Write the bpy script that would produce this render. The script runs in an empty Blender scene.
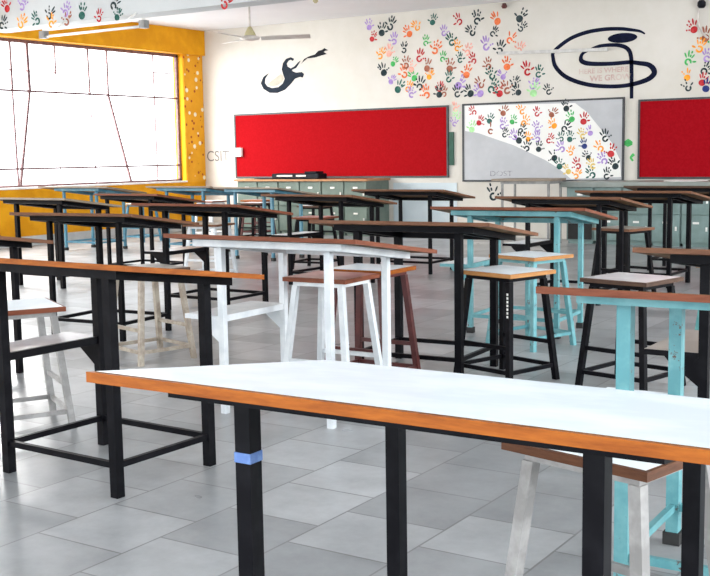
import bpy, bmesh, math, random
from mathutils import Vector, Matrix

S = bpy.context.scene
COL = S.collection
random.seed(7)

# ------------------------------------------------------------------ camera
F_PX, PITCH, ROLL, YAW = 1107.261, 0.1196204, 0.0162795, -0.5781149
CAM_H = 1.4
_cy, _sy = math.cos(YAW), math.sin(YAW)
_fw = Vector((_sy * math.cos(PITCH), _cy * math.cos(PITCH), -math.sin(PITCH)))
_rt = Vector((_cy, -_sy, 0.0))
_dn = _fw.cross(_rt)
_r2 = math.cos(ROLL) * _rt + math.sin(ROLL) * _dn
_d2 = -math.sin(ROLL) * _rt + math.cos(ROLL) * _dn
cam_data = bpy.data.cameras.new('camera')
cam_data.sensor_fit = 'HORIZONTAL'
cam_data.sensor_width = 36.0
cam_data.lens = F_PX * 36.0 / 710.0
cam_data.clip_start = 0.05
cam = bpy.data.objects.new('camera', cam_data)
COL.objects.link(cam)
M3 = Matrix((_r2, -_d2, -_fw)).transposed()
cam.matrix_world = Matrix.Translation((0, 0, CAM_H)) @ M3.to_4x4()
S.camera = cam

# ------------------------------------------------------------------ world, light, exposure
S.view_settings.view_transform = 'Standard'
S.view_settings.look = 'None'
S.view_settings.gamma = 1.0
S.view_settings.use_curve_mapping = False
S.view_settings.exposure = 1.03
world = bpy.data.worlds.new('daylight')
S.world = world
world.use_nodes = True
_bg = world.node_tree.nodes['Background']
_bg.inputs[0].default_value = (0.93, 0.97, 1.0, 1)
_bg.inputs[1].default_value = 2.2
wl = bpy.data.lights.new('window_daylight', 'AREA')
wl.shape = 'RECTANGLE'
wl.size, wl.size_y = 6.0, 2.6
wl.energy = 800
wl.color = (1.0, 0.985, 0.96)
wlo = bpy.data.objects.new('window_daylight', wl)
COL.objects.link(wlo)
wlo.location = (-16.2, 12.2, 3.3)
wlo.rotation_euler = (0, math.radians(-90 + 58), 0)
wl2 = wl.copy()
wl2.energy = 700
wlo2 = bpy.data.objects.new('added_window_fill', wl2)  # fill lamp at an added, unseen window; brightens near tables and floor
COL.objects.link(wlo2)
wlo2.location = (-16.2, 4.6, 3.3)
wlo2.rotation_euler = wlo.rotation_euler

wl3 = wl.copy()
wl3.energy = 2500
wl3.size, wl3.size_y = 15.0, 3.0
wl3.color = (0.96, 0.98, 1.0)
wlo3 = bpy.data.objects.new('right_window_daylight', wl3)
COL.objects.link(wlo3)
wlo3.location = (6.6, 7.0, 2.9)
wlo3.rotation_euler = (0, math.radians(90 - 25), 0)

# room numbers (metres): x along the board wall, y towards it, camera stands at x = y = 0
WALL_Y, WALL_X, CEIL = 16.81, -14.45, 3.83


# ------------------------------------------------------------------ materials
def new_mat(name):
    m = bpy.data.materials.new(name)
    m.use_nodes = True
    nt = m.node_tree
    return m, nt, nt.nodes['Principled BSDF']


def ramp(nt, fac, stops):
    r = nt.nodes.new('ShaderNodeValToRGB')
    el = r.color_ramp.elements
    while len(el) > 1:
        el.remove(el[-1])
    el[0].position, el[0].color = stops[0][0], (*stops[0][1], 1)
    for p, c in stops[1:]:
        e = el.new(p)
        e.color = (*c, 1)
    nt.links.new(fac, r.inputs[0])
    return r.outputs[0]


def noise(nt, scale, detail=4, rough=0.6, stretch=None, space='Object'):
    tc = nt.nodes.new('ShaderNodeTexCoord')
    n = nt.nodes.new('ShaderNodeTexNoise')
    n.inputs['Scale'].default_value = scale
    n.inputs['Detail'].default_value = detail
    n.inputs['Roughness'].default_value = rough
    src = tc.outputs[space]
    if stretch:
        mp = nt.nodes.new('ShaderNodeMapping')
        mp.inputs['Scale'].default_value = stretch
        nt.links.new(src, mp.inputs[0])
        src = mp.outputs[0]
    nt.links.new(src, n.inputs['Vector'])
    return n.outputs['Fac']


def painted(name, c1, c2, rough=0.4, scale=9, lo=0.42, hi=0.62, chips=None, metal=0.0, spec=0.5):
    """two-tone painted / worn surface, optional chipped spots"""
    m, nt, b = new_mat(name)
    col = ramp(nt, noise(nt, scale), [(lo, c1), (hi, c2)])
    if chips:
        f = noise(nt, scale * 2.3, 6, 0.7)
        k = ramp(nt, f, [(chips[1], (0, 0, 0)), (chips[1] + 0.03, (1, 1, 1))])
        mx = nt.nodes.new('ShaderNodeMix')
        mx.data_type = 'RGBA'
        nt.links.new(k, mx.inputs[0])
        nt.links.new(col, mx.inputs[6])
        mx.inputs[7].default_value = (*chips[0], 1)
        col = mx.outputs[2]
    nt.links.new(col, b.inputs['Base Color'])
    b.inputs['Roughness'].default_value = rough
    b.inputs['Metallic'].default_value = metal
    b.inputs['Specular IOR Level'].default_value = spec
    return m


def wood(name, c1, c2, rough=0.45):
    m, nt, b = new_mat(name)
    col = ramp(nt, noise(nt, 5, 6, 0.65, (2.0, 2.0, 14.0)), [(0.35, c1), (0.65, c2)])
    nt.links.new(col, b.inputs['Base Color'])
    b.inputs['Roughness'].default_value = rough
    b.inputs['Specular IOR Level'].default_value = 0.2
    return m


BLACK = painted('black_enamel', (0.0025, 0.0025, 0.004), (0.006, 0.006, 0.008), 0.42, 12, chips=((0.04, 0.037, 0.037), 0.72), spec=0.08)
WHITE = painted('white_enamel', (0.62, 0.66, 0.69), (0.74, 0.77, 0.79), 0.35, 8, chips=((0.25, 0.2, 0.16), 0.72))
CYAN = painted('cyan_enamel', (0.095, 0.3, 0.335), (0.15, 0.38, 0.41), 0.4, 9, chips=((0.1, 0.06, 0.045), 0.615))
BLUE = painted('blue_enamel', (0.06, 0.2, 0.29), (0.1, 0.27, 0.36), 0.4, 9, chips=((0.05, 0.05, 0.05), 0.7))
TEAL = painted('teal_enamel', (0.1, 0.33, 0.33), (0.16, 0.42, 0.42), 0.4, 9)
MAROON = painted('maroon_enamel', (0.07, 0.014, 0.014), (0.11, 0.022, 0.02), 0.4, 9)
TAN = painted('bare_tan_steel', (0.27, 0.22, 0.17), (0.42, 0.37, 0.3), 0.45, 11)
GREY = painted('grey_enamel', (0.2, 0.2, 0.2), (0.28, 0.28, 0.27), 0.4, 9)
RUBBER = painted('black_rubber', (0.01, 0.01, 0.01), (0.02, 0.02, 0.02), 0.7)
WORN = painted('worn_grey_white_enamel', (0.24, 0.235, 0.23), (0.36, 0.355, 0.35), 0.5, 9, chips=((0.16, 0.12, 0.09), 0.68))
LAMINATE = painted('pale_grey_laminate', (0.8, 0.86, 0.9), (0.86, 0.92, 0.95), 0.33, 3.5, spec=0.3)
LAM_FRONT = painted('white_blue_laminate', (0.62, 0.69, 0.74), (0.74, 0.8, 0.84), 0.33, 3.0, spec=0.3)
LAM_TAN = painted('grey_brown_laminate', (0.36, 0.32, 0.28), (0.46, 0.42, 0.37), 0.3, 3.5)
LAM_BLUE = painted('blue_grey_laminate', (0.33, 0.38, 0.41), (0.42, 0.46, 0.48), 0.3, 3.5)
LAM_RED = painted('dusty_red_laminate', (0.42, 0.19, 0.18), (0.52, 0.27, 0.25), 0.3, 5)
LAM_DARK = painted('mauve_grey_laminate', (0.62, 0.59, 0.61), (0.74, 0.71, 0.73), 0.2, 4)
PLY = wood('brown_plywood', (0.14, 0.075, 0.035), (0.22, 0.12, 0.055), 0.6)
EDGE_OR = wood('orange_wood_edge', (0.21, 0.05, 0.004), (0.34, 0.096, 0.009))
EDGE_BR = wood('brown_wood_edge', (0.12, 0.05, 0.026), (0.2, 0.09, 0.048))
EDGE_RD = wood('red_brown_wood_edge', (0.14, 0.04, 0.02), (0.22, 0.068, 0.034))
EDGE_DK = wood('dark_wood_edge', (0.05, 0.028, 0.02), (0.1, 0.055, 0.035))
EDGE_WN = wood('walnut_wood_edge', (0.075, 0.028, 0.013), (0.13, 0.052, 0.024))
EDGE_YL = wood('yellow_wood_edge', (0.36, 0.16, 0.05), (0.47, 0.23, 0.08))
EDGE_GY = wood('weathered_wood_edge', (0.22, 0.18, 0.14), (0.32, 0.26, 0.2))
LOCKER = painted('grey_green_locker_enamel', (0.11, 0.15, 0.125), (0.155, 0.195, 0.165), 0.5, 3, spec=0.25)
LOCKER2 = painted('teal_grey_locker_enamel', (0.13, 0.2, 0.19), (0.18, 0.26, 0.25), 0.45, 3)
BAY_SHADE = painted('bay_shade_black', (0.006, 0.006, 0.006), (0.01, 0.01, 0.01), 0.8)  # near-black colour standing for the shade inside an open bay
CHROME = painted('dull_chrome', (0.6, 0.6, 0.58), (0.75, 0.74, 0.7), 0.3, metal=0.7)
PAPER = painted('white_paper', (0.8, 0.8, 0.78), (0.86, 0.86, 0.84), 0.7)
YPAPER = painted('yellow_paper', (0.75, 0.6, 0.3), (0.8, 0.66, 0.38), 0.7)
PLASTIC = painted('white_plastic', (0.78, 0.77, 0.73), (0.84, 0.83, 0.8), 0.4)
FANMETAL = painted('fan_enamel', (0.55, 0.5, 0.46), (0.64, 0.59, 0.55), 0.4)
BRASS = painted('fan_cone_enamel', (0.45, 0.4, 0.2), (0.52, 0.46, 0.26), 0.4)
TAPE = painted('blue_tape', (0.08, 0.16, 0.4), (0.13, 0.24, 0.5), 0.5, 40)
RUST = painted('rusty_window_bar', (0.12, 0.06, 0.065), (0.22, 0.12, 0.12), 0.6, 20)
RED1 = painted('red_felt', (0.32, 0.005, 0.008), (0.36, 0.007, 0.011), 0.9, 30, spec=0.03)
RED2 = painted('dark_red_felt', (0.29, 0.004, 0.009), (0.33, 0.006, 0.012), 0.9, 30, spec=0.03)
BOARD_GREY = painted('grey_board_paint', (0.43, 0.44, 0.46), (0.48, 0.49, 0.51), 0.6, 2)
BOARD_WHITE = painted('white_board_paint', (0.78, 0.78, 0.75), (0.82, 0.82, 0.8), 0.6, 2)
BFRAME = painted('dark_board_frame', (0.03, 0.033, 0.04), (0.05, 0.055, 0.06), 0.5)
DADO = painted('pale_blue_wall_paint', (0.52, 0.6, 0.64), (0.6, 0.68, 0.71), 0.55, 1.5)
SKIRT = painted('grey_skirting', (0.5, 0.51, 0.5), (0.6, 0.61, 0.6), 0.6, 4)
NAVY = painted('navy_paint', (0.003, 0.005, 0.02), (0.005, 0.008, 0.03), 0.7, spec=0.1)
INK = painted('black_ink_paint', (0.005, 0.006, 0.01), (0.009, 0.011, 0.017), 0.6, spec=0.15)
SLATE = painted('slate_paint', (0.014, 0.022, 0.034), (0.022, 0.03, 0.044), 0.7, spec=0.1)
FAINTRED = painted('faint_red_paint', (0.53, 0.36, 0.32), (0.6, 0.5, 0.45), 0.6, 6)
FAINTGREY = painted('faint_pencil', (0.17, 0.165, 0.16), (0.22, 0.21, 0.2), 0.7, 12)
SCRIBBLE = painted('grey_scribble', (0.2, 0.2, 0.22), (0.4, 0.41, 0.43), 0.6, 25)
BEIGE = painted('beige_paint', (0.42, 0.39, 0.31), (0.5, 0.47, 0.38), 0.6, 6)
HANDS = {}
for k, c in dict(R=(0.42, 0.02, 0.025), B=(0.3, 0.1, 0.06), O=(0.85, 0.3, 0.02), C=(0.7, 0.16, 0.05), P=(0.33, 0.22, 0.5),
                 K=(0.02, 0.035, 0.04), D=(0.02, 0.1, 0.08), G=(0.06, 0.38, 0.1), L=(0.35, 0.65, 0.3), N=(0.02, 0.035, 0.16),
                 Y=(0.62, 0.45, 0.12), X=(0.75, 0.35, 0.28)).items():
    HANDS[k] = painted('handprint_paint_' + k.lower(), c, tuple(min(1, v * 1.25 + 0.03) for v in c), 0.7, 14, spec=0.1)


def floor_material():
    m, nt, b = new_mat('stone_floor_tiles')
    tc = nt.nodes.new('ShaderNodeTexCoord')
    mp = nt.nodes.new('ShaderNodeMapping')
    # brick rows run along world y, each 0.437 wide, stones 0.40 long, half-bond
    mp.inputs['Rotation'].default_value = (0, 0, math.radians(90))
    mp.inputs['Location'].default_value = (-0.07, 0.172, 0)
    nt.links.new(tc.outputs['Object'], mp.inputs[0])
    br = nt.nodes.new('ShaderNodeTexBrick')
    br.offset = 0.5
    br.inputs['Scale'].default_value = 1.0
    br.inputs['Mortar Size'].default_value = 0.0045
    br.inputs['Mortar Smooth'].default_value = 0.1
    br.inputs['Bias'].default_value = -0.1
    br.inputs['Brick Width'].default_value = 0.40
    br.inputs['Row Height'].default_value = 0.437
    br.inputs['Color1'].default_value = (0.26, 0.27, 0.278, 1)
    br.inputs['Color2'].default_value = (0.41, 0.42, 0.43, 1)
    br.inputs['Mortar'].default_value = (0.18, 0.18, 0.18, 1)
    nt.links.new(mp.outputs[0], br.inputs['Vector'])
    n = ramp(nt, noise(nt, 2.6, 8, 0.7), [(0.32, (0.78, 0.78, 0.78)), (0.66, (1.12, 1.12, 1.12))])
    mx = nt.nodes.new('ShaderNodeMix')
    mx.data_type = 'RGBA'
    mx.blend_type = 'MULTIPLY'
    mx.inputs[0].default_value = 1.0
    nt.links.new(br.outputs['Color'], mx.inputs[6])
    nt.links.new(n, mx.inputs[7])
    nt.links.new(mx.outputs[2], b.inputs['Base Color'])
    bp = nt.nodes.new('ShaderNodeBump')
    bp.inputs['Strength'].default_value = 0.25
    bp.inputs['Distance'].default_value = 0.004
    inv = nt.nodes.new('ShaderNodeMath')
    inv.operation = 'SUBTRACT'
    inv.inputs[0].default_value = 1.0
    nt.links.new(br.outputs['Fac'], inv.inputs[1])
    nt.links.new(inv.outputs[0], bp.inputs['Height'])
    nt.links.new(bp.outputs[0], b.inputs['Normal'])
    rr = ramp(nt, noise(nt, 1.2, 3), [(0.3, (0.27, 0.27, 0.27)), (0.7, (0.36, 0.36, 0.36))])
    nt.links.new(rr, b.inputs['Roughness'])
    return m


def wall_material(name, c1, c2, sc=0.7):
    m, nt, b = new_mat(name)
    col = ramp(nt, noise(nt, sc, 8, 0.65), [(0.35, c1), (0.65, c2)])
    nt.links.new(col, b.inputs['Base Color'])
    b.inputs['Roughness'].default_value = 0.75
    bp = nt.nodes.new('ShaderNodeBump')
    bp.inputs['Strength'].default_value = 0.12
    bp.inputs['Distance'].default_value = 0.01
    nt.links.new(noise(nt, 14, 5), bp.inputs['Height'])
    nt.links.new(bp.outputs[0], b.inputs['Normal'])
    return m


def yellow_speckled():
    m, nt, b = new_mat('yellow_wall_paint_with_dabs')
    base = ramp(nt, noise(nt, 2.5, 5), [(0.35, (0.68, 0.3, 0.015)), (0.65, (0.78, 0.37, 0.025))])
    tc = nt.nodes.new('ShaderNodeTexCoord')

    def dabs(scale, thr, col, prev):
        v = nt.nodes.new('ShaderNodeTexVoronoi')
        v.inputs['Scale'].default_value = scale
        nt.links.new(tc.outputs['Object'], v.inputs['Vector'])
        k = ramp(nt, v.outputs['Distance'], [(thr, (1, 1, 1)), (thr + 0.03, (0, 0, 0))])
        mx = nt.nodes.new('ShaderNodeMix')
        mx.data_type = 'RGBA'
        nt.links.new(k, mx.inputs[0])
        nt.links.new(prev, mx.inputs[6])
        mx.inputs[7].default_value = (*col, 1)
        return mx.outputs[2]
    c = dabs(8.0, 0.2, (0.35, 0.07, 0.02), base)
    c = dabs(5.0, 0.19, (0.8, 0.72, 0.55), c)
    nt.links.new(c, b.inputs['Base Color'])
    b.inputs['Roughness'].default_value = 0.6
    b.inputs['Specular IOR Level'].default_value = 0.12
    return m


FLOOR = floor_material()
WALLM = wall_material('cream_wall_plaster', (0.6, 0.57, 0.505), (0.68, 0.65, 0.6))
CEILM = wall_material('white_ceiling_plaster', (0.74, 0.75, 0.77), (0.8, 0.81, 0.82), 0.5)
BEAM_SHADE = wall_material('shade_tinted_beam_plaster', (0.5, 0.53, 0.54), (0.57, 0.6, 0.61), 0.6)  # shade on the beam is mixed into this grey-blue plaster colour
YELLOW = painted('yellow_wall_paint', (0.68, 0.29, 0.008), (0.78, 0.36, 0.012), 0.6, 2.5, spec=0.12)
YDABS = yellow_speckled()


# ------------------------------------------------------------------ mesh helpers
class MB:
    """collects boxes, bars and polygons and links them as ONE mesh object"""

    def __init__(self):
        self.bm = bmesh.new()

    def hexa(self, p, mi=0, top_mi=None):
        """p: four bottom corners (ccw seen from above) then four top corners"""
        v = [self.bm.verts.new(q) for q in p]
        for k, idx in enumerate(((3, 2, 1, 0), (4, 5, 6, 7), (0, 1, 5, 4), (1, 2, 6, 5), (2, 3, 7, 6), (3, 0, 4, 7))):
            f = self.bm.faces.new([v[i] for i in idx])
            f.material_index = top_mi if (k == 1 and top_mi is not None) else mi
        return self

    def box(self, x0, x1, y0, y1, z0, z1, mi=0, top_mi=None):
        return self.hexa([(x0, y0, z0), (x1, y0, z0), (x1, y1, z0), (x0, y1, z0),
                          (x0, y0, z1), (x1, y0, z1), (x1, y1, z1), (x0, y1, z1)], mi, top_mi)

    def bar(self, a, b, w, h=None, up=(0, 0, 1), w2=None, h2=None, mi=0):
        """rectangular bar from a to b"""
        a, b = Vector(a), Vector(b)
        h = w if h is None else h
        w2 = w if w2 is None else w2
        h2 = h if h2 is None else h2
        d = (b - a).normalized()
        u = Vector(up)
        if abs(d.dot(u)) > 0.98:
            u = Vector((0, 1, 0))
        s = d.cross(u).normalized()
        t = s.cross(d).normalized()
        ring = []
        for c, ww, hh in ((a, w, h), (b, w2, h2)):
            ring.append([c + s * ww / 2 * i + t * hh / 2 * j for i, j in ((-1, -1), (1, -1), (1, 1), (-1, 1))])
        va = [self.bm.verts.new(q) for q in ring[0]]
        vb = [self.bm.verts.new(q) for q in ring[1]]
        fs = [va[::-1], vb] + [[va[i], va[(i + 1) % 4], vb[(i + 1) % 4], vb[i]] for i in range(4)]
        for f in fs:
            self.bm.faces.new(f).material_index = mi
        return self

    def tube(self, pts, r, n=10, mi=0):
        pts = [Vector(p) for p in pts]
        rings = []
        for i, p in enumerate(pts):
            d = (pts[min(i + 1, len(pts) - 1)] - pts[max(i - 1, 0)]).normalized()
            u = Vector((0, 0, 1)) if abs(d.z) < 0.9 else Vector((0, 1, 0))
            s = d.cross(u).normalized()
            t = s.cross(d)
            rr = r[i] if isinstance(r, (list, tuple)) else r
            rings.append([self.bm.verts.new(p + (s * math.cos(k * 2 * math.pi / n) + t * math.sin(k * 2 * math.pi / n)) * rr) for k in range(n)])
        for A, B in zip(rings, rings[1:]):
            for k in range(n):
                f = self.bm.faces.new((A[k], A[(k + 1) % n], B[(k + 1) % n], B[k]))
                f.material_index = mi
                f.smooth = True
        self.bm.faces.new(rings[0][::-1]).material_index = mi
        self.bm.faces.new(rings[-1]).material_index = mi
        return self

    def lathe(self, c, prof, n=20, mi=0):
        c = Vector(c)
        rings = [[self.bm.verts.new(c + Vector((r * math.cos(k * 2 * math.pi / n), r * math.sin(k * 2 * math.pi / n), z))) for k in range(n)] for r, z in prof]
        for A, B in zip(rings, rings[1:]):
            for k in range(n):
                f = self.bm.faces.new((A[k], A[(k + 1) % n], B[(k + 1) % n], B[k]))
                f.material_index = mi
                f.smooth = True
        self.bm.faces.new(rings[0][::-1]).material_index = mi
        self.bm.faces.new(rings[-1]).material_index = mi
        return self

    def prism(self, pts, off, mi=0):
        """polygon pts extruded by vector off"""
        off = Vector(off)
        a = [self.bm.verts.new(Vector(p)) for p in pts]
        b = [self.bm.verts.new(Vector(p) + off) for p in pts]
        self.bm.faces.new(a[::-1]).material_index = mi
        self.bm.faces.new(b).material_index = mi
        n = len(a)
        for i in range(n):
            self.bm.faces.new((a[i], a[(i + 1) % n], b[(i + 1) % n], b[i])).material_index = mi
        return self

    def build(self, name, mats, parent=None, bevel=0.0):
        bm = self.bm
        if bevel:
            bmesh.ops.bevel(bm, geom=list(bm.edges), offset=bevel, segments=1, affect='EDGES', clamp_overlap=True)
        bmesh.ops.recalc_face_normals(bm, faces=bm.faces[:])
        me = bpy.data.meshes.new(name)
        bm.to_mesh(me)
        bm.free()
        for m in (mats if isinstance(mats, (list, tuple)) else [mats]):
            me.materials.append(m)
        o = bpy.data.objects.new(name, me)
        COL.objects.link(o)
        if parent:
            o.parent = parent
        return o


def tag(o, label=None, cat=None, group=None, kind=None):
    for k, v in (('label', label), ('category', cat), ('group', group), ('kind', kind)):
        if v:
            o[k] = v
    return o


def empty(name, loc, rz=0.0):
    o = bpy.data.objects.new(name, None)
    o.empty_display_size = 0.1
    COL.objects.link(o)
    o.location = loc
    o.rotation_euler = (0, 0, rz)
    return o


def structure(mb, name, mats, bevel=0.0, parent=None):
    o = mb.build(name, mats, parent, bevel)
    if parent is None:
        o['kind'] = 'structure'
    return o


# ------------------------------------------------------------------ room shell
XR, YB = 5.0, -3.0
structure(MB().box(WALL_X - 0.3, XR, YB, WALL_Y + 0.25, -0.12, 0.0), 'floor', FLOOR)
structure(MB().box(WALL_X - 0.3, XR, YB, WALL_Y + 0.25, CEIL, CEIL + 0.15), 'ceiling', CEILM)
structure(MB().box(WALL_X - 0.3, XR, WALL_Y, WALL_Y + 0.25, 0.0, CEIL), 'wall_back', WALLM)
rw = MB()      # window side of the room to the right, outside the picture
rw.box(XR, XR + 0.2, YB, WALL_Y + 0.25, 0.0, 0.9).box(XR, XR + 0.2, YB, WALL_Y + 0.25, 3.4, CEIL)
for y in (YB, 1.5, 6.2, 10.9, WALL_Y - 1.0):
    rw.box(XR, XR + 0.2, y, y + 0.4, 0.9, 3.4)
structure(rw, 'wall_right', WALLM)
WIN_Y0, WIN_Y1, WIN_Z0, WIN_Z1 = 9.2, 16.25, 0.93, 3.36
WIN2_Y0, WIN2_Y1 = 1.0, 8.2  # added opening out of view, lets fill light in from the left
wmb = MB()
wmb.box(WALL_X - 0.25, WALL_X, YB, WALL_Y, 0.0, WIN_Z0)
wmb.box(WALL_X - 0.25, WALL_X, YB, WALL_Y, WIN_Z1, CEIL)
wmb.box(WALL_X - 0.25, WALL_X, WIN2_Y1, WIN_Y0, WIN_Z0, WIN_Z1)
wmb.box(WALL_X - 0.25, WALL_X, YB, WIN2_Y0, WIN_Z0, WIN_Z1)
wmb.box(WALL_X - 0.25, WALL_X, WIN_Y1, WALL_Y, WIN_Z0, WIN_Z1)
structure(wmb, 'wall_left', YELLOW)
structure(MB().box(WALL_X, WALL_X + 0.012, WIN_Y1 + 0.01, WALL_Y - 0.001, WIN_Z0, WIN_Z1), 'trim_1', YDABS)
structure(MB().box(WALL_X, WALL_X + 0.09, 8.5, WALL_Y - 0.001, WIN_Z1, CEIL - 0.001), 'trim_2', YELLOW)
structure(MB().box(WALL_X, WALL_X + 0.03, YB + 0.1, WALL_Y - 0.001, 0.0, 0.16), 'baseboard_left', SKIRT)
structure(MB().box(WALL_X - 0.25, WALL_X + 0.03, WIN_Y0, WIN_Y1, WIN_Z0, WIN_Z0 + 0.03), 'trim_3', PLASTIC)
# ceiling beam across the room with its downstand face towards the camera
structure(MB().box(WALL_X + 0.001, XR - 0.001, 11.62, 12.0, 3.40, CEIL - 0.001), 'trim_4', BEAM_SHADE)
# pale blue dado painted below the first pin board
structure(MB().box(-10.12, -8.86, WALL_Y - 0.012, WALL_Y - 0.001, 0.0, 0.9), 'trim_5', DADO)

# window with rusty bars
win = empty('window_1', (WALL_X - 0.14, 12.6, WIN_Z0))
win['kind'] = 'structure'


def wpt(y, z):
    return (0.0, y - 12.6, z - WIN_Z0)


fr = MB()
for a, b in (((WIN_Y0, 0.97), (WIN_Y1, 0.97)), ((WIN_Y0, 3.33), (WIN_Y1, 3.33)), ((WIN_Y0 + .03, 0.96), (WIN_Y0 + .03, 3.35)), ((WIN_Y1 - .03, 0.96), (WIN_Y1 - .03, 3.35))):
    fr.bar(wpt(*a), wpt(*b), 0.05, 0.05)
fr.build('window_frame', RUST, win)
for z in (1.26, 2.53):
    MB().bar(wpt(WIN_Y0, z), wpt(WIN_Y1, z), 0.03, 0.03).build('crossbar', RUST, win)
MB().bar(wpt(15.59, 2.99), wpt(16.1, 2.99), 0.02).build('crossbar', RUST, win)
MB().bar(wpt(WIN_Y0, 2.86), wpt(13.25, 2.86), 0.014).build('crossbar', RUST, win)
for a, b, w in (((12.26, 3.33), (12.27, 2.53), 0.03), ((12.60, 3.33), (12.62, 2.53), 0.045), ((13.2, 3.33), (13.2, 2.83), 0.025),
                ((13.2, 2.83), (13.22, 0.97), 0.008), ((13.94, 3.33), (13.96, 2.53), 0.03), ((13.96, 2.53), (14.04, 0.97), 0.014),
                ((14.40, 3.33), (14.40, 2.53), 0.03), ((15.58, 3.33), (15.6, 0.97), 0.018), ((10.1, 3.33), (10.1, 0.97), 0.03), ((11.2, 3.33), (11.2, 0.97), 0.03)):
    MB().bar(wpt(*a), wpt(*b), w * 1.1).build('mullion', RUST, win)
for a, b, w in (((12.27, 2.53), (12.3, 0.95), 0.022), ((12.62, 2.53), (12.33, 0.95), 0.035), ((14.40, 2.53), (14.9, 0.95), 0.03)):
    MB().bar(wpt(*a), wpt(*b), w * 1.15).build('slanting_bar', RUST, win)


win2 = empty('added_window', (WALL_X - 0.14, 12.6, WIN_Z0))  # unseen window, added around the fill-light opening
win2['kind'] = 'structure'
fr = MB()
for a, b in (((WIN2_Y0, 0.97), (WIN2_Y1, 0.97)), ((WIN2_Y0, 3.33), (WIN2_Y1, 3.33)), ((WIN2_Y0 + .03, 0.96), (WIN2_Y0 + .03, 3.35)), ((WIN2_Y1 - .03, 0.96), (WIN2_Y1 - .03, 3.35))):
    fr.bar(wpt(*a), wpt(*b), 0.05, 0.05)
fr.build('window_frame', RUST, win2)
for z in (1.26, 2.53):
    MB().bar(wpt(WIN2_Y0, z), wpt(WIN2_Y1, z), 0.022, 0.022).build('crossbar', RUST, win2)
for k in range(1, 7):
    y = WIN2_Y0 + k * (WIN2_Y1 - WIN2_Y0) / 7
    MB().bar(wpt(y, 0.97), wpt(y, 3.33), 0.03).build('mullion', RUST, win2)


# ------------------------------------------------------------------ drafting tables
ZH, SL, TW, TD = 0.9957, 0.1385, 1.233, 0.8275      # high edge, slope, width, depth
LX, LY, OY = 0.702, 0.5634, 0.1585                  # leg frame
TH = 0.03


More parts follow.
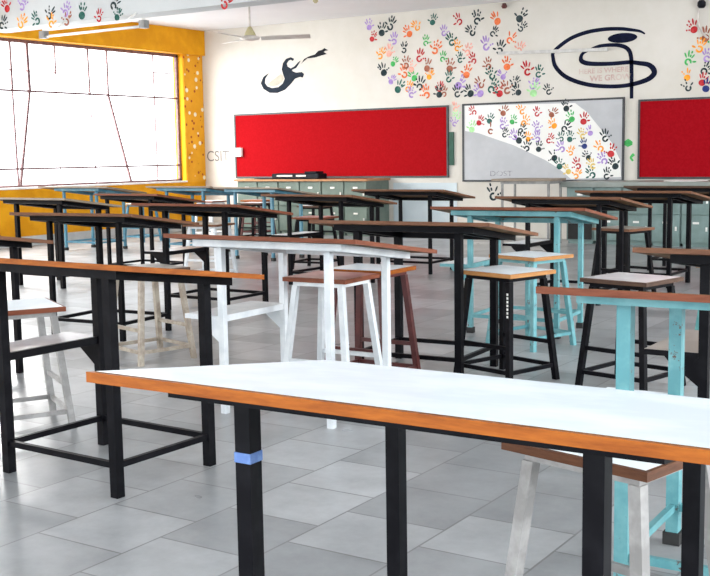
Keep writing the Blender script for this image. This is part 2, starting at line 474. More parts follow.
def make_table(pose, steel, lam, edge, label, group, tray=False, caps=False, w=TW, dx=0.0, tray_top=None, leg_w=0.036, tape=False, ap=0.036, TH=0.023):
    cx, y0, rz = pose
    root = empty('drafting_table', (cx, y0, 0), rz)
    tag(root, label, 'table', group)
    zt = lambda y: ZH - SL * y
    x0, x1 = dx - w / 2, dx + w / 2
    e = 0.012

    def slab(mb, xa, xb, ya, yb, top, bot, mi=0, tmi=None):
        mb.hexa([(xa, ya, zt(ya) - bot), (xb, ya, zt(ya) - bot), (xb, yb, zt(yb) - bot), (xa, yb, zt(yb) - bot),
                 (xa, ya, zt(ya) - top), (xb, ya, zt(ya) - top), (xb, yb, zt(yb) - top), (xa, yb, zt(yb) - top)], mi, tmi)
        return mb
    top = slab(MB(), x0 + e, x1 - e, e, TD - e, 0.0, TH - 0.002, 0, 1).build('tabletop', [PLY, lam], root)
    eb = MB()
    slab(eb, x0, x1, 0, e, 0.0015, TH)
    slab(eb, x0, x1, TD - e, TD, 0.0015, TH)
    slab(eb, x0, x0 + e, e, TD - e, 0.0015, TH)
    slab(eb, x1 - e, x1, e, TD - e, 0.0015, TH)
    eb.build('edge_band', edge, top)
    fr_ = MB()
    fx0, fx1, fy0, fy1, t = -LX / 2 - 0.13, LX / 2 + 0.13, 0.08, TD - 0.06, 0.028
    fx0, fx1 = max(fx0, x0 + 0.02), min(fx1, x1 - 0.02)
    b0, b1 = TH, TH + ap
    slab(fr_, fx0, fx1, fy0, fy0 + t, b0, b1)
    slab(fr_, fx0, fx1, fy1 - t, fy1, b0, b1)
    slab(fr_, fx0, fx0 + t, fy0 + t, fy1 - t, b0, b1)
    slab(fr_, fx1 - t, fx1, fy0 + t, fy1 - t, b0, b1)
    for sx in (-1, 1):
        slab(fr_, sx * LX / 2 - t / 2, sx * LX / 2 + t / 2, fy0 + t, fy1 - t, b0, b1)
    fr_.build('frame', steel, root)
    h = leg_w / 2
    for sx in (-1, 1):
        for sy in (0, 1):
            x, y = sx * LX / 2, OY + sy * LY
            leg = MB().hexa([(x - h, y - h, 0), (x + h, y - h, 0), (x + h, y + h, 0), (x - h, y + h, 0)] +
                            [(x + i * h, y + j * h, zt(y + j * h) - b1) for i, j in ((-1, -1), (1, -1), (1, 1), (-1, 1))]).build('leg', steel, root)
            if caps:
                MB().box(x - h - .008, x + h + .008, y - h - .008, y + h + .008, 0, 0.045).build('foot_cap', RUBBER, leg)
            if tape and sx == -1 and sy == 0:
                tag(MB().box(x - h - .0015, x + h + .0015, y - h - .0015, y + h + .0015, 0.815, 0.835).build('tape', TAPE, leg), 'strip of blue tape around leg')
    for sx in (-1, 1):
        MB().bar((sx * LX / 2, OY + h, 0.135), (sx * LX / 2, OY + LY - h, 0.135), 0.022, 0.026).build('stretcher', steel, root)
    for y in (OY, OY + LY):
        MB().bar((-LX / 2 + h, y, 0.135), (LX / 2 - h, y, 0.135), 0.022, 0.026).build('stretcher', steel, root)
    if tray:
        tx1, tx0, ty0, ty1 = -LX / 2 + h, -LX / 2 - 0.255, OY - h, OY + LY + h
        tr = MB().box(tx0, -LX / 2 - h - 0.001, ty0, ty1, 0.515, 0.54, 0, 1).build('side_tray', [steel, tray_top or lam], root)
        for y in (OY, OY + LY):
            MB().prism([(-LX / 2 - h - 0.001, y - 0.008, 0.514), (-LX / 2 - 0.17, y - 0.008, 0.514), (-LX / 2 - 0.15, y - 0.008, 0.49), (-LX / 2 - h - 0.001, y - 0.008, 0.39)], (0, 0.016, 0)).build('bracket', steel, tr)
        MB().bar((-LX / 2, OY + h, 0.525), (-LX / 2, OY + LY - h, 0.525), 0.02, 0.035).build('tray_rail', steel, root)
    return root


G = 'sloping drafting tables set out in rows'
make_table((-0.966, 1.480, 0.012), BLACK, LAM_FRONT, EDGE_OR, 'large nearest drafting table, pale top with orange wood edge, blue tape on one black leg', G, leg_w=0.036, tape=True, ap=0.02, TH=0.022)
make_table((-3.645, 3.059, -0.034), BLACK, LAMINATE, EDGE_OR, 'black-legged drafting table at left, just behind the nearest table, with floor-level stretchers in full view', G, tray=True, leg_w=0.042, tray_top=LAM_DARK)
make_table((-3.519, 4.454, 0.010), WHITE, LAM_DARK, EDGE_RD, 'white-legged drafting table with brown edge in mid floor, the only white one', G, tray=True, leg_w=0.036, tray_top=WHITE)
make_table((-3.475, 5.785, 0.065), BLACK, LAM_TAN, EDGE_BR, 'black-legged drafting table right behind the white-legged table, dark red-legged stool before it', G, leg_w=0.044)
make_table((-3.577, 7.549, 0.062), CYAN, LAM_BLUE, EDGE_RD, 'cyan-legged drafting table in the middle rows, behind the black table, with a cyan side tray', G, tray=True, caps=True, tray_top=LAMINATE)
make_table((-0.786, 3.112, 0.021), CYAN, LAMINATE, EDGE_RD, 'cyan-legged drafting table near right, behind the nearest table, paint chipped off its front leg', G, tray=True, caps=True, tray_top=LAMINATE, leg_w=0.044, ap=0.022, w=1.197, dx=0.018)
make_table((-0.945, 4.540, 0.0), BLACK, LAM_TAN, EDGE_BR, 'black-legged drafting table at right edge, directly behind the near cyan-legged table', G, tray=True, leg_w=0.04)
make_table((-6.456, 5.904, 0.08), BLACK, LAM_DARK, EDGE_BR, 'black-legged drafting table at left, second black one behind the near left table', G)
make_table((-6.662, 7.422, 0.008), BLACK, LAM_DARK, EDGE_RD, 'black-legged drafting table with dark side tray, left of centre behind the white-legged table', G, tray=True, leg_w=0.04)
make_table((-9.604, 8.185, -0.01), BLACK, LAM_TAN, EDGE_GY, 'black-legged drafting table with pale edge in front of the yellow wall at far left', G, leg_w=0.044)
make_table((-6.175, 4.117, 0.0), BLACK, LAMINATE, EDGE_BR, 'drafting table cut off by left picture edge, only its right end and rear leg showing', G)
make_table((-9.405, 9.383, 0.0), BLACK, LAM_TAN, EDGE_RD, 'black-legged drafting table between the far left pale-edged table and the blue-legged ones', G, w=1.02, dx=0.106)
make_table((-6.834, 9.538, -0.05), BLACK, LAM_TAN, EDGE_BR, 'black-legged drafting table in front of the grey-green lockers, pale side tray below', G, tray=True, tray_top=LAMINATE)
make_table((-6.633, 11.084, 0.03), BLACK, LAM_TAN, EDGE_BR, 'black-legged drafting table standing before the pale blue wall panel', G)
make_table((-3.968, 9.439, -0.02), BLACK, LAM_TAN, EDGE_BR, 'black-legged drafting table behind the middle cyan-legged one, white-topped side tray at its left', G, tray=True, tray_top=LAMINATE)
make_table((-3.80, 10.979, -0.05), BLACK, LAM_TAN, EDGE_BR, 'black-legged drafting table at right, second from the teal lockers', G, leg_w=0.042)
make_table((-3.809, 12.526, 0.0), BLACK, LAM_TAN, EDGE_DK, 'black-legged drafting table nearest the teal lockers at right', G)
make_table((-12.78, 11.78, 0.0), BLUE, LAM_BLUE, EDGE_GY, 'blue-legged drafting table nearest the window, furthest left of the blue ones', G, caps=True, w=1.5)
make_table((-10.9, 12.05, 0.0), BLUE, LAM_TAN, EDGE_GY, 'blue-legged drafting table just right of the one nearest the window', G, caps=True)
make_table((-9.377, 11.70, -0.12), BLUE, LAM_BLUE, EDGE_GY, 'blue-legged drafting table in front of the left end of the grey-green lockers', G, caps=True)


# ------------------------------------------------------------------ stools
def make_stool(pose, steel, lam, edge, label, zs=0.645, a=0.225, b=0.205, mark=False, rails=None):
    cx, cy, rz = pose
    root = empty('stool', (cx, cy, 0), rz)
    tag(root, label, 'stool', 'square steel-legged stools')
    e, th = 0.01, 0.024
    seat = MB().box(-a + e, a - e, -b + e, b - e, zs - th, zs, 0, 1).build('seat', [PLY, lam], root)
    eb = MB()
    z0, z1 = zs - th - 0.001, zs - 0.001
    eb.box(-a, a, -b, -b + e, z0, z1).box(-a, a, b - e, b, z0, z1).box(-a, -a + e, -b + e, b - e, z0, z1).box(a - e, a, -b + e, b - e, z0, z1)
    eb.build('edge_band', edge, seat)
    ap = MB()
    ia, ib, t, az0, az1 = a - 0.045, b - 0.04, 0.02, zs - th - 0.028, zs - th - 0.001
    ap.box(-ia, ia, -ib, -ib + t, az0, az1).box(-ia, ia, ib - t, ib, az0, az1).box(-ia, -ia + t, -ib + t, ib - t, az0, az1).box(ia - t, ia, -ib + t, ib - t, az0, az1)
    ap.build('frame', steel, root)
    tx, ty, fx, fy, lw = a - 0.06, b - 0.055, 0.222, b + 0.008, 0.034

    def at(sx, sy, z):
        k = 1 - z / (zs - th)
        return Vector((sx * (tx + (fx - tx) * k), sy * (ty + (fy - ty) * k), z))
    h = lw / 2
    for sx in (-1, 1):
        for sy in (-1, 1):
            A, B = at(sx, sy, 0), at(sx, sy, az0)
            leg = MB().hexa([(A.x + i * h, A.y + j * h, 0) for i, j in ((-1, -1), (1, -1), (1, 1), (-1, 1))] +
                            [(B.x + i * h, B.y + j * h, az0) for i, j in ((-1, -1), (1, -1), (1, 1), (-1, 1))]).build('leg', steel, root)
            if mark and sx == 1 and sy == -1:
                mk = MB()
                for i in range(7):
                    zz = 0.56 - i * 0.022
                    q = at(sx, sy, zz)
                    mk.box(q.x - 0.006, q.x + 0.008, q.y - h - 0.0015, q.y - h - 0.0005, zz - 0.008, zz + 0.006)
                tag(mk.build('painted_mark', PLASTIC, leg), 'column of small white painted marks')
    for z, sides in ((0.09, 'xXyY'), (0.235, 'xX')):
        for s in sides:
            if s in 'xX':
                sy = -1 if s == 'x' else 1
                p, q = at(-1, sy, z), at(1, sy, z)
            else:
                sx = -1 if s == 'y' else 1
                p, q = at(sx, -1, z), at(sx, 1, z)
            d = (q - p).normalized() * h
            MB().bar(p + d, q - d, 0.018, 0.024).build('rail', rails or steel, root)
    return root


make_stool((-2.927, 6.19, -0.30), BLACK, LAMINATE, EDGE_YL, 'black stool with white seat in centre of floor, white marks down its front leg', zs=0.684, mark=True)
make_stool((-3.57, 5.225, 0.03), WHITE, LAM_RED, EDGE_RD, 'white-legged stool with dusty red seat under the white-legged table', zs=0.717, a=0.21, b=0.19)
make_stool((-3.59, 5.675, 0.02), MAROON, LAMINATE, EDGE_OR, 'maroon-legged stool with white seat and orange edge behind the red-seated stool', zs=0.72, a=0.215, b=0.19)
make_stool((-3.30, 7.40, -0.33), CYAN, LAMINATE, EDGE_YL, 'cyan-legged stool with pale seat just behind the black white-seated stool', zs=0.665)
make_stool((-2.186, 6.35, -0.231), BLACK, LAM_DARK, EDGE_DK, 'black stool with pale mauve seat and dark edge behind the near cyan-legged table', zs=0.655)
make_stool((-3.75, 10.62, -0.30), BLACK, LAM_TAN, EDGE_BR, 'black stool with brown seat far right, between two black-legged tables near the teal lockers')
make_stool((-5.42, 5.66, -0.27), TAN, LAM_TAN, EDGE_DK, 'bare tan steel stool on the floor beneath and behind the near left table')
make_stool((-4.655, 3.868, -0.50), WORN, LAMINATE, EDGE_RD, 'stool with worn grey-white legs at left picture edge, beside the near left table')
make_stool((-0.96, 2.695, -0.235), WORN, LAMINATE, EDGE_WN, 'stool with worn grey-white legs, white seat and brown edge just behind the nearest table', a=0.215, zs=0.662, rails=GREY)
make_stool((-1.834, 7.511, -0.231), TEAL, LAMINATE, EDGE_YL, 'teal-legged stool at right picture edge, seen under the right black table')
make_stool((-9.42, 7.28, 0.05), BLACK, LAMINATE, EDGE_DK, 'black stool with white seat at left picture edge before the pale-edged far left table')
make_stool((-7.95, 11.3, 0.1), BLACK, LAM_RED, EDGE_RD, 'black stool with pinkish red seat before the grey-green lockers')
make_stool((-9.75, 13.9, 0.0), BLACK, LAMINATE, EDGE_DK, 'black stool with white seat close to the right half of the grey-green lockers')
make_stool((-11.4, 14.5, 0.05), BLACK, LAMINATE, EDGE_DK, 'black stool with white seat behind the blue-legged tables, left half of the lockers')
make_stool((-12.75, 14.95, -0.05), WHITE, LAMINATE, EDGE_RD, 'white-legged stool far back near the left end of the lockers')
make_stool((-12.1, 15.45, 0.08), MAROON, LAM_RED, EDGE_OR, 'maroon-legged stool with reddish seat against the grey-green lockers')
make_stool((-13.3, 13.8, 0.0), BLUE, LAMINATE, EDGE_GY, 'blue-legged stool with white seat in the far corner by the window')
make_stool((-8.35, 9.75, 0.15), WHITE, LAM_TAN, EDGE_BR, 'white-legged stool on the left floor behind the table with dark side tray')


# ------------------------------------------------------------------ lockers along the back wall
def locker(x0, x1, y0, y1, z1, mat, label, group, rows=2, shade_bay=False, fine=True):
    root = empty('locker', ((x0 + x1) / 2, y0, 0))
    tag(root, label, 'locker', group)
    w = (x1 - x0) / 2 - 0.002
    d = y1 - y0
    body = MB()
    body.box(-w, w, 0.03, d, 0.05, z1)
    body.box(-w + 0.02, w - 0.02, 0.05, d - 0.02, 0.0, 0.05)
    body.build('body', mat, root)
    hz = (z1 - 0.06) / rows
    for r in range(rows):
        a, b = 0.06 + r * hz + 0.008, 0.06 + (r + 1) * hz - 0.008
        if shade_bay and r == 0:
            MB().box(-w + 0.03, w - 0.03, 0.008, 0.03, a, b).build('bay_shade_panel', BAY_SHADE, root)  # dark slab on the closed body, painted as the bay's shade
            continue
        door = MB().box(-w + 0.012, w - 0.012, 0.006, 0.03, a, b).build('door', mat, root, 0.003)
        MB().box(w - 0.075, w - 0.05, -0.012, 0.006, (a + b) / 2 - 0.03, (a + b) / 2 + 0.03).build('handle', CHROME, door)
        if fine:
            MB().box(-0.045, 0.045, 0.001, 0.006, b - 0.12, b - 0.09).build('label_plate', CHROME, door)
    return root


lx = -13.05
for i in range(6):
    nm = ('leftmost', 'second from left', 'third from left', 'third from right', 'second from right', 'rightmost')[i]
    locker(lx + i * 0.475, lx + (i + 1) * 0.475, 16.05, 16.78, 0.95, LOCKER, 'grey-green locker under the left red board, %s of its row' % nm, 'grey-green lockers', rows=2)
o = MB().box(-13.08, -10.17, 16.01, 16.79, 0.951, 0.985).build('wooden_board', wood('orange_brown_board', (0.34, 0.16, 0.07), (0.45, 0.24, 0.12)))
tag(o, 'long wooden board lying on the grey-green lockers below the left red board', 'board')
rx = -6.55
names = ('open-bottomed leftmost', 'second from left', 'third from left', 'fourth from left', 'fifth from left', 'sixth from left', 'seventh from left', 'rightmost')
for i in range(5):
    locker(rx + i * 0.44, rx + (i + 1) * 0.44, 15.98, 16.6, 0.86, LOCKER2,
           'teal-grey locker under the right red board, %s of its row' % (names[i] if i < 4 else 'last one at picture edge'), 'teal-grey lockers', rows=2, shade_bay=(i == 0))
o = MB().box(-6.62, -4.28, 15.94, 16.78, 0.861, 0.94).build('counter_top', painted('grey_green_counter', (0.2, 0.23, 0.21), (0.27, 0.3, 0.28), 0.4, 2))
tag(o, 'thick grey-green counter slab lying on the teal-grey lockers', 'counter')

# teacher's table against the wall under the white board
t = empty('wall_table', (-7.0, 15.75, 0))
tag(t, 'high grey table with thin legs standing under the painted board', 'table')
MB().box(-0.55, 0.42, -0.3, 0.3, 0.965, 1.0).build('tabletop', EDGE_GY, t)
MB().box(-0.42, 0.38, -0.25, 0.25, 0.92, 0.964).build('frame', GREY, t)
for x in (-0.4, 0.36):
    for y in (-0.23, 0.23):
        MB().bar((x, y, 0), (x, y, 0.919), 0.03).build('leg', GREY, t)

# things on the lockers
o = MB()
c = empty('equipment_case', (-11.8, 16.3, 0.985))
tag(c, 'long low black equipment case lying on the grey-green lockers', 'case')
MB().box(-0.52, 0.52, -0.14, 0.14, 0.001, 0.1).build('body', INK, c, 0.015)
MB().box(-0.4, -0.05, -0.143, -0.1405, 0.045, 0.075).build('pale_strip', FANMETAL, c)
MB().box(0.03, 0.25, -0.143, -0.1405, 0.045, 0.075).build('pale_strip', FANMETAL, c)
MB().box(0.2, 0.46, -0.12, 0.12, 0.1005, 0.135).build('lid', INK, c, 0.008)
tag(MB().box(-12.75, -12.33, 16.2, 16.5, 0.986, 0.998).build('folder', INK), 'flat black folder on the grey-green lockers, left of the black case', 'folder')
tag(MB().box(-13.0, -12.77, 16.12, 16.45, 0.986, 0.99).build('paper_sheet', YPAPER), 'yellowish paper sheet at left end of the grey-green locker top', 'paper')
tag(MB().hexa([(-5.1, 16.15, 0.941), (-4.62, 16.1, 0.941), (-4.55, 16.5, 0.941), (-5.02, 16.55, 0.941),
               (-5.1, 16.15, 0.953), (-4.62, 16.1, 0.949), (-4.55, 16.5, 0.953), (-5.02, 16.55, 0.965)]).build('paper_stack', PAPER), 'loose white papers lying on the grey-green counter slab', 'paper')


# ------------------------------------------------------------------ boards on the back wall
def framed_board(name, x0, x1, z0, z1, face, frame, label, cat, fw=0.03):
    root = empty(name, ((x0 + x1) / 2, WALL_Y - 0.001, z0))
    tag(root, label, cat)
    w, h = (x1 - x0) / 2, z1 - z0
    MB().box(-w + fw, w - fw, -0.025, 0, fw, h - fw).build('panel', face, root)
    f = MB()
    f.box(-w, w, -0.035, 0, 0, fw).box(-w, w, -0.035, 0, h - fw, h).box(-w, -w + fw, -0.035, 0, fw, h - fw).box(w - fw, w, -0.035, 0, fw, h - fw)
    f.build('board_frame', frame, root)
    return root


framed_board('pin_board', -13.66, -9.01, 0.99, 2.21, RED1, BFRAME, 'long bright red pin board on the back wall above the grey-green lockers', 'pin board')
framed_board('pin_board', -5.71, -1.2, 0.96, 2.17, RED2, BFRAME, 'darker red pin board at right edge of the back wall', 'pin board')
wb = framed_board('painted_board', -8.74, -5.93, 0.92, 2.22, BOARD_GREY, BFRAME, 'grey board with a white band of handprints sweeping across it', 'board')
o = empty('switch_box', (-13.55, WALL_Y - 0.036, 1.4))
tag(o, 'small white switch box overlapping left end of the bright red board', 'switch box')
MB().box(-0.17, 0.09, -0.06, 0, 0, 0.17).build('box', PLASTIC, o, 0.006)
MB().box(-0.1, -0.03, -0.066, -0.0605, 0.06, 0.12).build('switch', PAPER, o)
tag(MB().box(-9.0, -8.91, WALL_Y - 0.03, WALL_Y - 0.001, 1.2, 1.76).build('green_strip', painted('dark_green_card', (0.008, 0.06, 0.035), (0.012, 0.08, 0.05), 0.6)),
    'narrow dark green strip hung right beside the bright red board', 'strip')


# ------------------------------------------------------------------ painting on the walls
def img_ray(px, py):
    """direction of sight used to read positions of wall paint off the survey photo"""
    v = Vector(((px - 355) / F_PX, (py - 288) / F_PX, 1.0))
    return _r2 * v.x + _d2 * v.y + _fw * v.z


def on_wall(px, py, y):
    d = img_ray(px, py)
    k = y / d.y
    return d.x * k, CAM_H + d.z * k


def hand_polys(cx, cz, s, rot, rng):
    """palm and five finger outlines (2-D) of one printed hand"""
    out = []
    ca, sa = math.cos(rot), math.sin(rot)
    mir = rng.choice((-1, 1))

    def tr(p):
        x, z = p[0] * s * mir, p[1] * s
        return (cx + x * ca - z * sa, cz + x * sa + z * ca)
    if rng.random() < 0.6:        # palm printed as a broken ring
        n = 12
        st = rng.uniform(-0.9, 0.9)
        inner, outer = [], []
        for i in range(n):
            a = math.radians(-240 + 300 * i / (n - 1)) + st + math.pi / 2 + math.pi
            outer.append(tr((0.25 * math.cos(a), -0.2 + 0.24 * math.sin(a))))
            k = 0.09 + 0.05 * rng.random()
            inner.append(tr((k * math.cos(a), -0.2 + k * math.sin(a))))
        for i in range(n - 1):
            out.append([outer[i], outer[i + 1], inner[i + 1], inner[i]])
    else:
        out.append([tr((0.24 * math.cos(i * math.pi / 6) * (1 + .15 * rng.random()), -0.2 + 0.24 * math.sin(i * math.pi / 6))) for i in range(12)])
    for k, (a, r0, r1, w) in enumerate(((-34, .3, .68, .05), (-13, .32, .8, .052), (7, .32, .78, .052), (28, .3, .66, .045), (72, .26, .56, .055))):
        if rng.random() < 0.06:
            continue
        a = math.radians(a + rng.uniform(-4, 4))
        ux, uz = math.sin(a), math.cos(a)
        gap = rng.random() < 0.3
        segs = ((r0, r0 + (r1 - r0) * .45), (r0 + (r1 - r0) * .55, r1)) if gap else ((r0, r1),)
        for q0, q1 in segs:
            pts = []
            for t_ in range(8):
                th = t_ * math.pi / 4
                l = (q0 + q1) / 2 + (q1 - q0) / 2 * math.cos(th)
                ww = w * 1.2 * math.sin(th)
                pts.append(tr((ux * l + uz * ww, uz * l - ux * ww - 0.2)))
            out.append(pts)
    return out


def hand_mural(prints, y, seed, name, parent=None, off=(0, 0, 0), size=0.225):
    rng = random.Random(seed)
    keys = sorted(set(p[2] for p in prints))
    bm = bmesh.new()
    for n, (px, py, k) in enumerate(prints):
        x, z = on_wall(px, py, y)
        dy = y - off[1] - 0.0002 * (n % 5)
        for poly in hand_polys(x - off[0], z - off[2], size * rng.uniform(0.85, 1.15), rng.uniform(-0.75, 0.75), rng):
            vs = [bm.verts.new((a, dy, b)) for a, b in poly]
            try:
                f = bm.faces.new(vs)
                f.material_index = keys.index(k)
            except ValueError:
                pass
    me = bpy.data.meshes.new(name)
    for f in bm.faces:
        f.normal_update()
        if f.normal.y > 0:
            f.normal_flip()
    bm.to_mesh(me)
    bm.free()
    for k in keys:
        me.materials.append(HANDS[k])
    o = bpy.data.objects.new(name, me)
    COL.objects.link(o)
    if parent:
        o.parent = parent
    return o


def P(s):
    out = []
    for w in s.split():
        a, b, c = w.split(',')
        out.append((float(a), float(b), c))
    return out


DABS = []
MAIN = P('''369,25,P 382,30,K 391,24,K 416,26,O 408,32,C 433,20,D 458,20,R 373,37,R 394,39,P 426,41,G 444,31,P 451,40,D 404,48,K 436,48,C
420,56,R 457,46,O 381,54,O 389,51,X 394,62,G 406,63,B 443,57,G 450,66,B 383,70,K 404,72,C 428,66,B 430,75,O 413,76,G 392,80,P 449,77,D 412,67,X
399,87,D 409,87,O 420,84,K 411,98,P 426,94,C 440,87,R 444,96,B 460,83,P 457,97,K 439,100,K 477,18,K 496,19,C 521,16,K 471,31,K 494,32,K 522,27,K
511,38,C 486,44,P 500,48,K 520,48,X 468,50,X 460,58,D 473,59,R 488,64,B 507,64,C 527,69,R 539,72,D 467,72,C 491,74,D 502,75,P 480,83,B 515,82,K
534,84,P 493,87,D 506,88,B 469,96,K 479,96,P 499,97,R 517,96,K 534,95,L 548,95,K''')
tag(hand_mural(P('455,107,X 457,115,L 454,122,P'), WALL_Y - 0.003, 21, 'handprint_mural', size=0.2), 'three handprints one above the other on the wall strip between bright red and grey boards', 'mural')
MAIN = [(a, min(b, 92 - (a - 440) * 0.02), c) for a, b, c in MAIN]
tag(hand_mural(MAIN, WALL_Y - 0.003, 3, 'handprint_mural'), 'cluster of many coloured handprints painted on wall above and left of grey board', 'mural')
RIGHTC = P('693,27,R 705,35,B 700,46,O 689,59,G 707,56,P 706,69,K 687,75,O 703,80,R 687,86,K 707,86,N 716,40,G 719,60,R 722,80,O')
tag(hand_mural(RIGHTC, WALL_Y - 0.003, 5, 'handprint_mural', size=0.21), 'smaller cluster of handprints painted above the darker red board', 'mural')
tag(hand_mural([(493, 193, 'K')], WALL_Y - 0.003, 11, 'handprint', size=0.3), 'single black handprint on the wall below the grey board', 'mural')
BEAMP = P('6,6,R 23,4,P 3,23,K 22,22,O 36,19,D 50,13,K 66,10,P 82,12,D 51,21,O 67,19,B 99,16,R 115,3,K 118,15,D 226,2,R -12,12,G')
tag(hand_mural(BEAMP, 11.617, 6, 'handprint_mural', size=0.22), 'row of coloured handprints painted on the ceiling beam at top left', 'mural')
for q, wd, lb in (([(623.5, 143.5), (628, 143), (632.5, 143.5)], [.03, .13, .04], 'bright green paint dab, upper, on white wall strip between grey and dark red boards'),
                  ([(634, 154), (631, 157.5), (633, 161)], [.05, .04, .03], 'smaller faint green paint dab under the bright green one beside the dark red board')):
    DABS.append((q, wd, lb))

# white band on the grey board and its prints (parts of the board)
bandpx = [(465, 105), (575, 103), (587, 112), (600, 128), (612, 143), (620, 160), (621, 177), (571, 179), (558, 168), (545, 160), (530, 153),
          (513, 145), (495, 139), (478, 133), (465, 131)]
yb = WALL_Y - 0.0285
off = (wb.location.x, wb.location.y, wb.location.z)
pts = []
for px, py in bandpx:
    x, z = on_wall(px, py, yb)
    pts.append((x - off[0], yb - off[1], z - off[2]))
# keep the band inside the frame
hw, hh = 1.405 - 0.032, 1.3 - 0.032
pts = [(max(-hw, min(hw, p[0])), p[1], max(0.032, min(hh, p[2]))) for p in pts]
MB().prism(pts, (0, 0.002, 0)).build('white_band', BOARD_WHITE, wb)
BRD = P('''473,111,R 504,111,B 521,110,O 537,112,R 480,121,R 490,119,D 503,124,P 513,120,G 525,121,O 537,127,P 522,129,K 472,127,L 491,129,B
505,133,K 514,135,P 528,137,O 520,138,K 537,137,P 527,146,K 539,147,K 553,113,B 566,106,K 571,117,G 584,119,R 553,124,O 566,127,K 590,131,P 582,134,Y
550,139,R 561,137,D 570,137,D 605,136,K 584,144,N 561,147,P 599,147,O 611,151,R 571,151,O 587,156,K 603,159,P 614,164,K 553,156,K 559,164,D 577,164,R
592,164,Y 567,170,Y 591,173,D 577,174,O 607,174,K''')
hand_mural(BRD, yb - 0.001, 8, 'handprint', parent=wb, off=off, size=0.195)


def ribbon(name, px_pts, widths, y, mat, parent=None, off=(0, 0, 0), closed=False, bm_in=None):
    """flat painted stroke through picture points"""
    P2 = [Vector((*on_wall(px, py, y), 0)) for px, py in px_pts]
    # Catmull-Rom resample
    fine, wf = [], []
    n = len(P2)
    for i in range(n - 1):
        p0, p1, p2, p3 = P2[max(i - 1, 0)], P2[i], P2[i + 1], P2[min(i + 2, n - 1)]
        for j in range(8):
            t_ = j / 8
            fine.append(0.5 * ((2 * p1) + (p2 - p0) * t_ + (2 * p0 - 5 * p1 + 4 * p2 - p3) * t_ ** 2 + (3 * p1 - p0 - 3 * p2 + p3) * t_ ** 3))
            wf.append(widths[i] + (widths[i + 1] - widths[i]) * t_)
    fine.append(P2[-1])
    wf.append(widths[-1])
    bm = bm_in or bmesh.new()
    prev = None
    for i, p in enumerate(fine):
        d = (fine[min(i + 1, len(fine) - 1)] - fine[max(i - 1, 0)]).normalized()
        nrm = Vector((-d.y, d.x, 0))
        cur = [bm.verts.new((p.x + nrm.x * wf[i] / 2 * s - off[0], y - off[1], p.y + nrm.y * wf[i] / 2 * s - off[2])) for s in (-1, 1)]
        if prev:
            bm.faces.new((prev[0], cur[0], cur[1], prev[1]))
        prev = cur
    return bm


def finish(bm, name, mat, parent=None):
    for f in bm.faces:
        f.normal_update()
        if f.normal.y > 0:
            f.normal_flip()
    me = bpy.data.meshes.new(name)
    bm.to_mesh(me)
    bm.free()
    me.materials.append(mat)
    o = bpy.data.objects.new(name, me)
    COL.objects.link(o)
    if parent:
        o.parent = parent
    return o


def Z5(pts):
    return [(545 + a / 5.917, 20 + b / 5.917) for a, b in pts]


yw = WALL_Y - 0.0035
for q, wd, lb in DABS:
    tag(finish(ribbon('a', q, wd, yw, None), 'paint_dab', HANDS['G']), lb, 'paint')
lg = empty('wall_emblem', (-6.9, WALL_Y - 0.001, 2.6))
tag(lg, 'navy swirl emblem with oval head painted on wall above the grey board', 'emblem')
lo = tuple(lg.location)
b_ = ribbon('a', Z5([(592, 82), (560, 66), (500, 57), (440, 52), (350, 55), (250, 72), (160, 105), (95, 148), (50, 190), (48, 225), (62, 275), (110, 327), (180, 362), (270, 385), (370, 393), (460, 390), (540, 375), (610, 350), (645, 318), (640, 288), (610, 264), (560, 256), (500, 250), (400, 258), (300, 260), (240, 254), (213, 236), (222, 200), (265, 176), (320, 155), (390, 148), (450, 152), (490, 172), (508, 212), (512, 300), (512, 465)]),
            [1.12 * q for q in (.02, .035, .045, .05, .052, .055, .055, .055, .05, .055, .06, .06, .06, .058, .055, .055, .06, .068, .075, .075, .065, .06, .055, .055, .06, .065, .065, .045, .03, .045, .05, .055, .058, .058, .055, .05)], yw, NAVY, off=lo)
finish(b_, 'swirl', NAVY, lg)
cxp = on_wall(*Z5([(458, 106)])[0], yw)
MB().prism([(cxp[0] - lo[0] + 0.235 * math.cos(i * math.pi / 14), yw - lo[1], cxp[1] - lo[2] + 0.075 * math.sin(i * math.pi / 14)) for i in range(28)], (0, 0.001, 0)).build('oval_head', NAVY, lg)


def text_mesh(txt, h, x, z, y, mat, name, parent=None, off=(0, 0, 0), sx=1.0, bold=0.0):
    cu = bpy.data.curves.new(name, 'FONT')
    cu.body = txt
    cu.size = h / 0.7
    cu.align_x = 'CENTER'
    cu.offset = bold
    tmp = bpy.data.objects.new('tmp_text', cu)
    COL.objects.link(tmp)
    dg = bpy.context.evaluated_depsgraph_get()
    me = bpy.data.meshes.new_from_object(tmp.evaluated_get(dg))
    bpy.data.objects.remove(tmp)
    for v in me.vertices:
        v.co = Vector((v.co.x * sx + x - off[0], y - off[1], v.co.y + z - off[2]))
    me.materials.clear()
    me.materials.append(mat)
    me.name = name
    o = bpy.data.objects.new(name, me)
    COL.objects.link(o)
    if parent:
        o.parent = parent
    return o


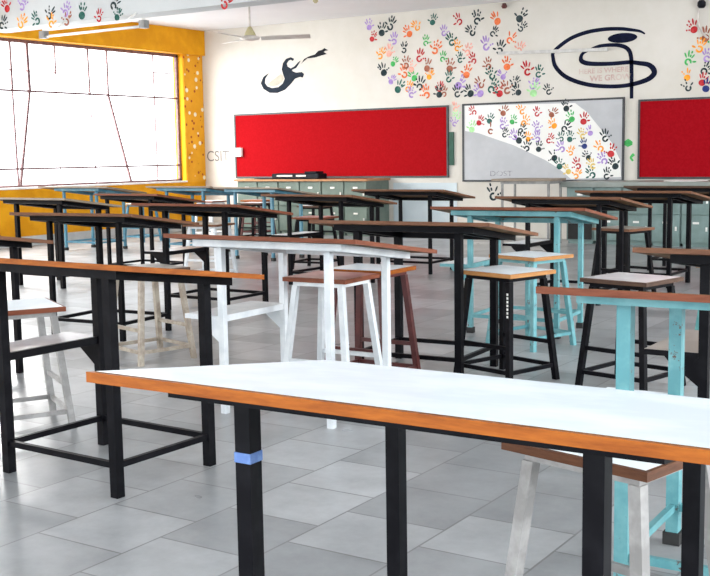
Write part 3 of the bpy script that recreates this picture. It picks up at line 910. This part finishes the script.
x1, z1_ = on_wall(*Z5([(345, 312)])[0], yw)
text_mesh('HERE IS WHERE', 0.075, x1, z1_, yw, FAINTRED, 'lettering', lg, lo, 1.08, 0.002)
x1, z1_ = on_wall(*Z5([(385, 356)])[0], yw)
text_mesh('WE GROW', 0.085, x1, z1_, yw, FAINTRED, 'lettering', lg, lo, 1.08, 0.004)
x1, z1_ = on_wall(218, 161, yw)
tag(text_mesh('CSIT', 0.2, x1, z1_, yw, FAINTGREY, 'wall_scrawl', None, sx=1.0), 'faint grey pencil letters on wall left of the bright red board', 'writing')
x1, z1_ = on_wall(501, 176, WALL_Y - 0.0265)
text_mesh('DOST', 0.085, x1, z1_, WALL_Y - 0.0275, SCRIBBLE, 'lettering', wb, off, 1.3, 0.0)


def Z6(pts):
    return [(240 + a / 6.4, 10 + b / 6.4) for a, b in pts]


fg = empty('wall_figure', (-12.4, WALL_Y - 0.001, 2.6))
tag(fg, 'dark slate curling figure with long tail painted above the bright red board', 'mural')
fo_ = tuple(fg.location)


def flat(px, mat, name, dy=0.0):
    bm = bmesh.new()
    vs = [bm.verts.new((x - fo_[0], yw - dy - fo_[1], z - fo_[2])) for x, z in (on_wall(a, b, yw) for a, b in Z6(px))]
    f = bm.faces.new(vs)
    f.normal_update()
    bmesh.ops.triangulate(bm, faces=[f])
    finish(bm, name, mat, fg)


flat([(185, 403), (150, 428), (133, 468), (150, 505), (190, 530), (240, 531), (290, 510), (330, 468), (352, 440), (385, 428), (402, 433), (411, 410), (396, 397), (360, 401), (338, 393), (332, 384), (360, 371), (376, 346), (389, 322), (370, 337), (350, 360), (325, 374), (305, 362), (300, 343), (312, 324), (326, 318), (340, 327), (346, 312), (325, 302), (295, 312), (275, 340), (267, 380), (276, 412), (286, 440), (274, 470), (245, 494), (205, 500), (175, 488), (160, 468), (162, 440)], SLATE, 'body', 0.001)
flat([(392, 345), (410, 314), (440, 297), (480, 284), (500, 262), (525, 255), (540, 244), (566, 258), (546, 261), (536, 268), (556, 282), (522, 291), (480, 304), (430, 310), (402, 334)], INK, 'raised_hand', 0.001)
flat([(172, 476), (262, 408), (276, 420), (280, 440), (268, 462), (240, 482), (204, 490)], BEIGE, 'beige_patch', 0.0)

# ------------------------------------------------------------------ fan, tubes, hooks
fan = empty('ceiling_fan', (-10.24, 13.0, CEIL - 0.001))
tag(fan, 'pale ceiling fan on a thin rod hanging near the far left corner', 'fan')
MB().tube([(0, 0, 0), (0, 0, -0.6)], 0.014).build('rod', FANMETAL, fan)
MB().lathe((0, 0, -0.68), [(0.09, 0.0), (0.07, 0.05), (0.025, 0.13)]).build('cone', BRASS, fan)
MB().lathe((0, 0, -0.75), [(0.05, 0), (0.14, 0.02), (0.15, 0.045), (0.1, 0.069)]).build('motor', FANMETAL, fan)
for a in (33, 153, 273):
    r = math.radians(a)
    u, v = Vector((math.cos(r), math.sin(r), 0)), Vector((-math.sin(r), math.cos(r), 0))
    mb = MB()
    q = []
    for l, w, z in ((0.16, 0.05, -0.72), (0.3, 0.07, -0.715), (0.88, 0.08, -0.70)):
        q.append([u * l + v * w + Vector((0, 0, z - 0.02)), u * l - v * w + Vector((0, 0, z + 0.02))])
    mb.hexa([q[0][0], q[0][1], q[1][1], q[1][0]] + [p + Vector((0, 0, .008)) for p in (q[0][0], q[0][1], q[1][1], q[1][0])])
    mb.hexa([q[1][0], q[1][1], q[2][1], q[2][0]] + [p + Vector((0, 0, .008)) for p in (q[1][0], q[1][1], q[2][1], q[2][0])])
    mb.build('blade', FANMETAL, fan)

TUBE = painted('milky_tube_glass', (0.82, 0.82, 0.8), (0.86, 0.86, 0.85), 0.25)
tl = empty('tube_light', (-11.86, 11.45, 3.205))
tag(tl, 'twin white tube light hanging under the ceiling beam in front of the window', 'lamp')
MB().box(-1.0, 1.0, -0.03, 0.03, 0.075, 0.105).build('housing', PLASTIC, tl)
for s in (-1, 1):
    MB().box(s * 1.0 - 0.05, s * 1.0 + 0.05, -0.05, 0.05, -0.03, 0.0745).build('end_cap', GREY, tl)
MB().tube([(-0.95, 0, -0.005), (0.95, 0, -0.005)], 0.019).build('tube', TUBE, tl)
for x in (-0.7, 0.7):
    MB().bar((x, 0.0, 0.105), (x, 0.17, 0.215), 0.02).build('bracket', PLASTIC, tl)

tl = empty('tube_light', (-7.12, WALL_Y - 0.001, 2.975))
tag(tl, 'thin unlit grey tube light fixed on the wall across the navy emblem', 'lamp')
MB().bar((-0.93, -0.07, 0.035), (0.93, -0.07, -0.02), 0.04, 0.05).build('tube', painted('dull_tube', (0.5, 0.49, 0.47), (0.6, 0.59, 0.57), 0.35), tl)
for x in (-0.8, 0.8):
    MB().box(x - 0.03, x + 0.03, -0.05, 0, -0.005 - x * 0.03, 0.03 - x * 0.03).build('clip', PLASTIC, tl)
tag(MB().lathe((-9.9, 14.2, CEIL - 0.12), [(0.02, 0), (0.045, 0.03), (0.03, 0.07), (0.012, 0.119)]).build('ceiling_hook', BRASS), 'small hook on the ceiling right of the fan', 'hook')
tag(MB().lathe((-7.95, WALL_Y - 0.06, 3.72), [(0.03, 0), (0.05, 0.03), (0.03, 0.08)]).build('cable_clamp', MAROON), 'small dark red knob high on wall above the handprints', 'knob')
w_ = empty('wall_cable', (-4.75, WALL_Y - 0.001, 3.0))
tag(w_, 'loop of grey cable with black socket at top right corner of the wall', 'cable')


def wl_(px, py, d):
    x, z = on_wall(px, py, WALL_Y - d)
    return (x - w_.location.x, -d, z - w_.location.z)


MB().tube([wl_(702, 5, .03), wl_(699, 9, .03), wl_(697.5, 18, .03), wl_(699, 27, .03), wl_(703, 34, .03), wl_(708, 38, .03)], 0.016).build('cable', FANMETAL, w_)
q_ = wl_(702, 4.5, .04)
MB().lathe((q_[0], -0.06, q_[2]), [(0.04, -0.05), (0.06, -0.02), (0.06, 0.03), (0.035, 0.06)]).build('socket', INK, w_)
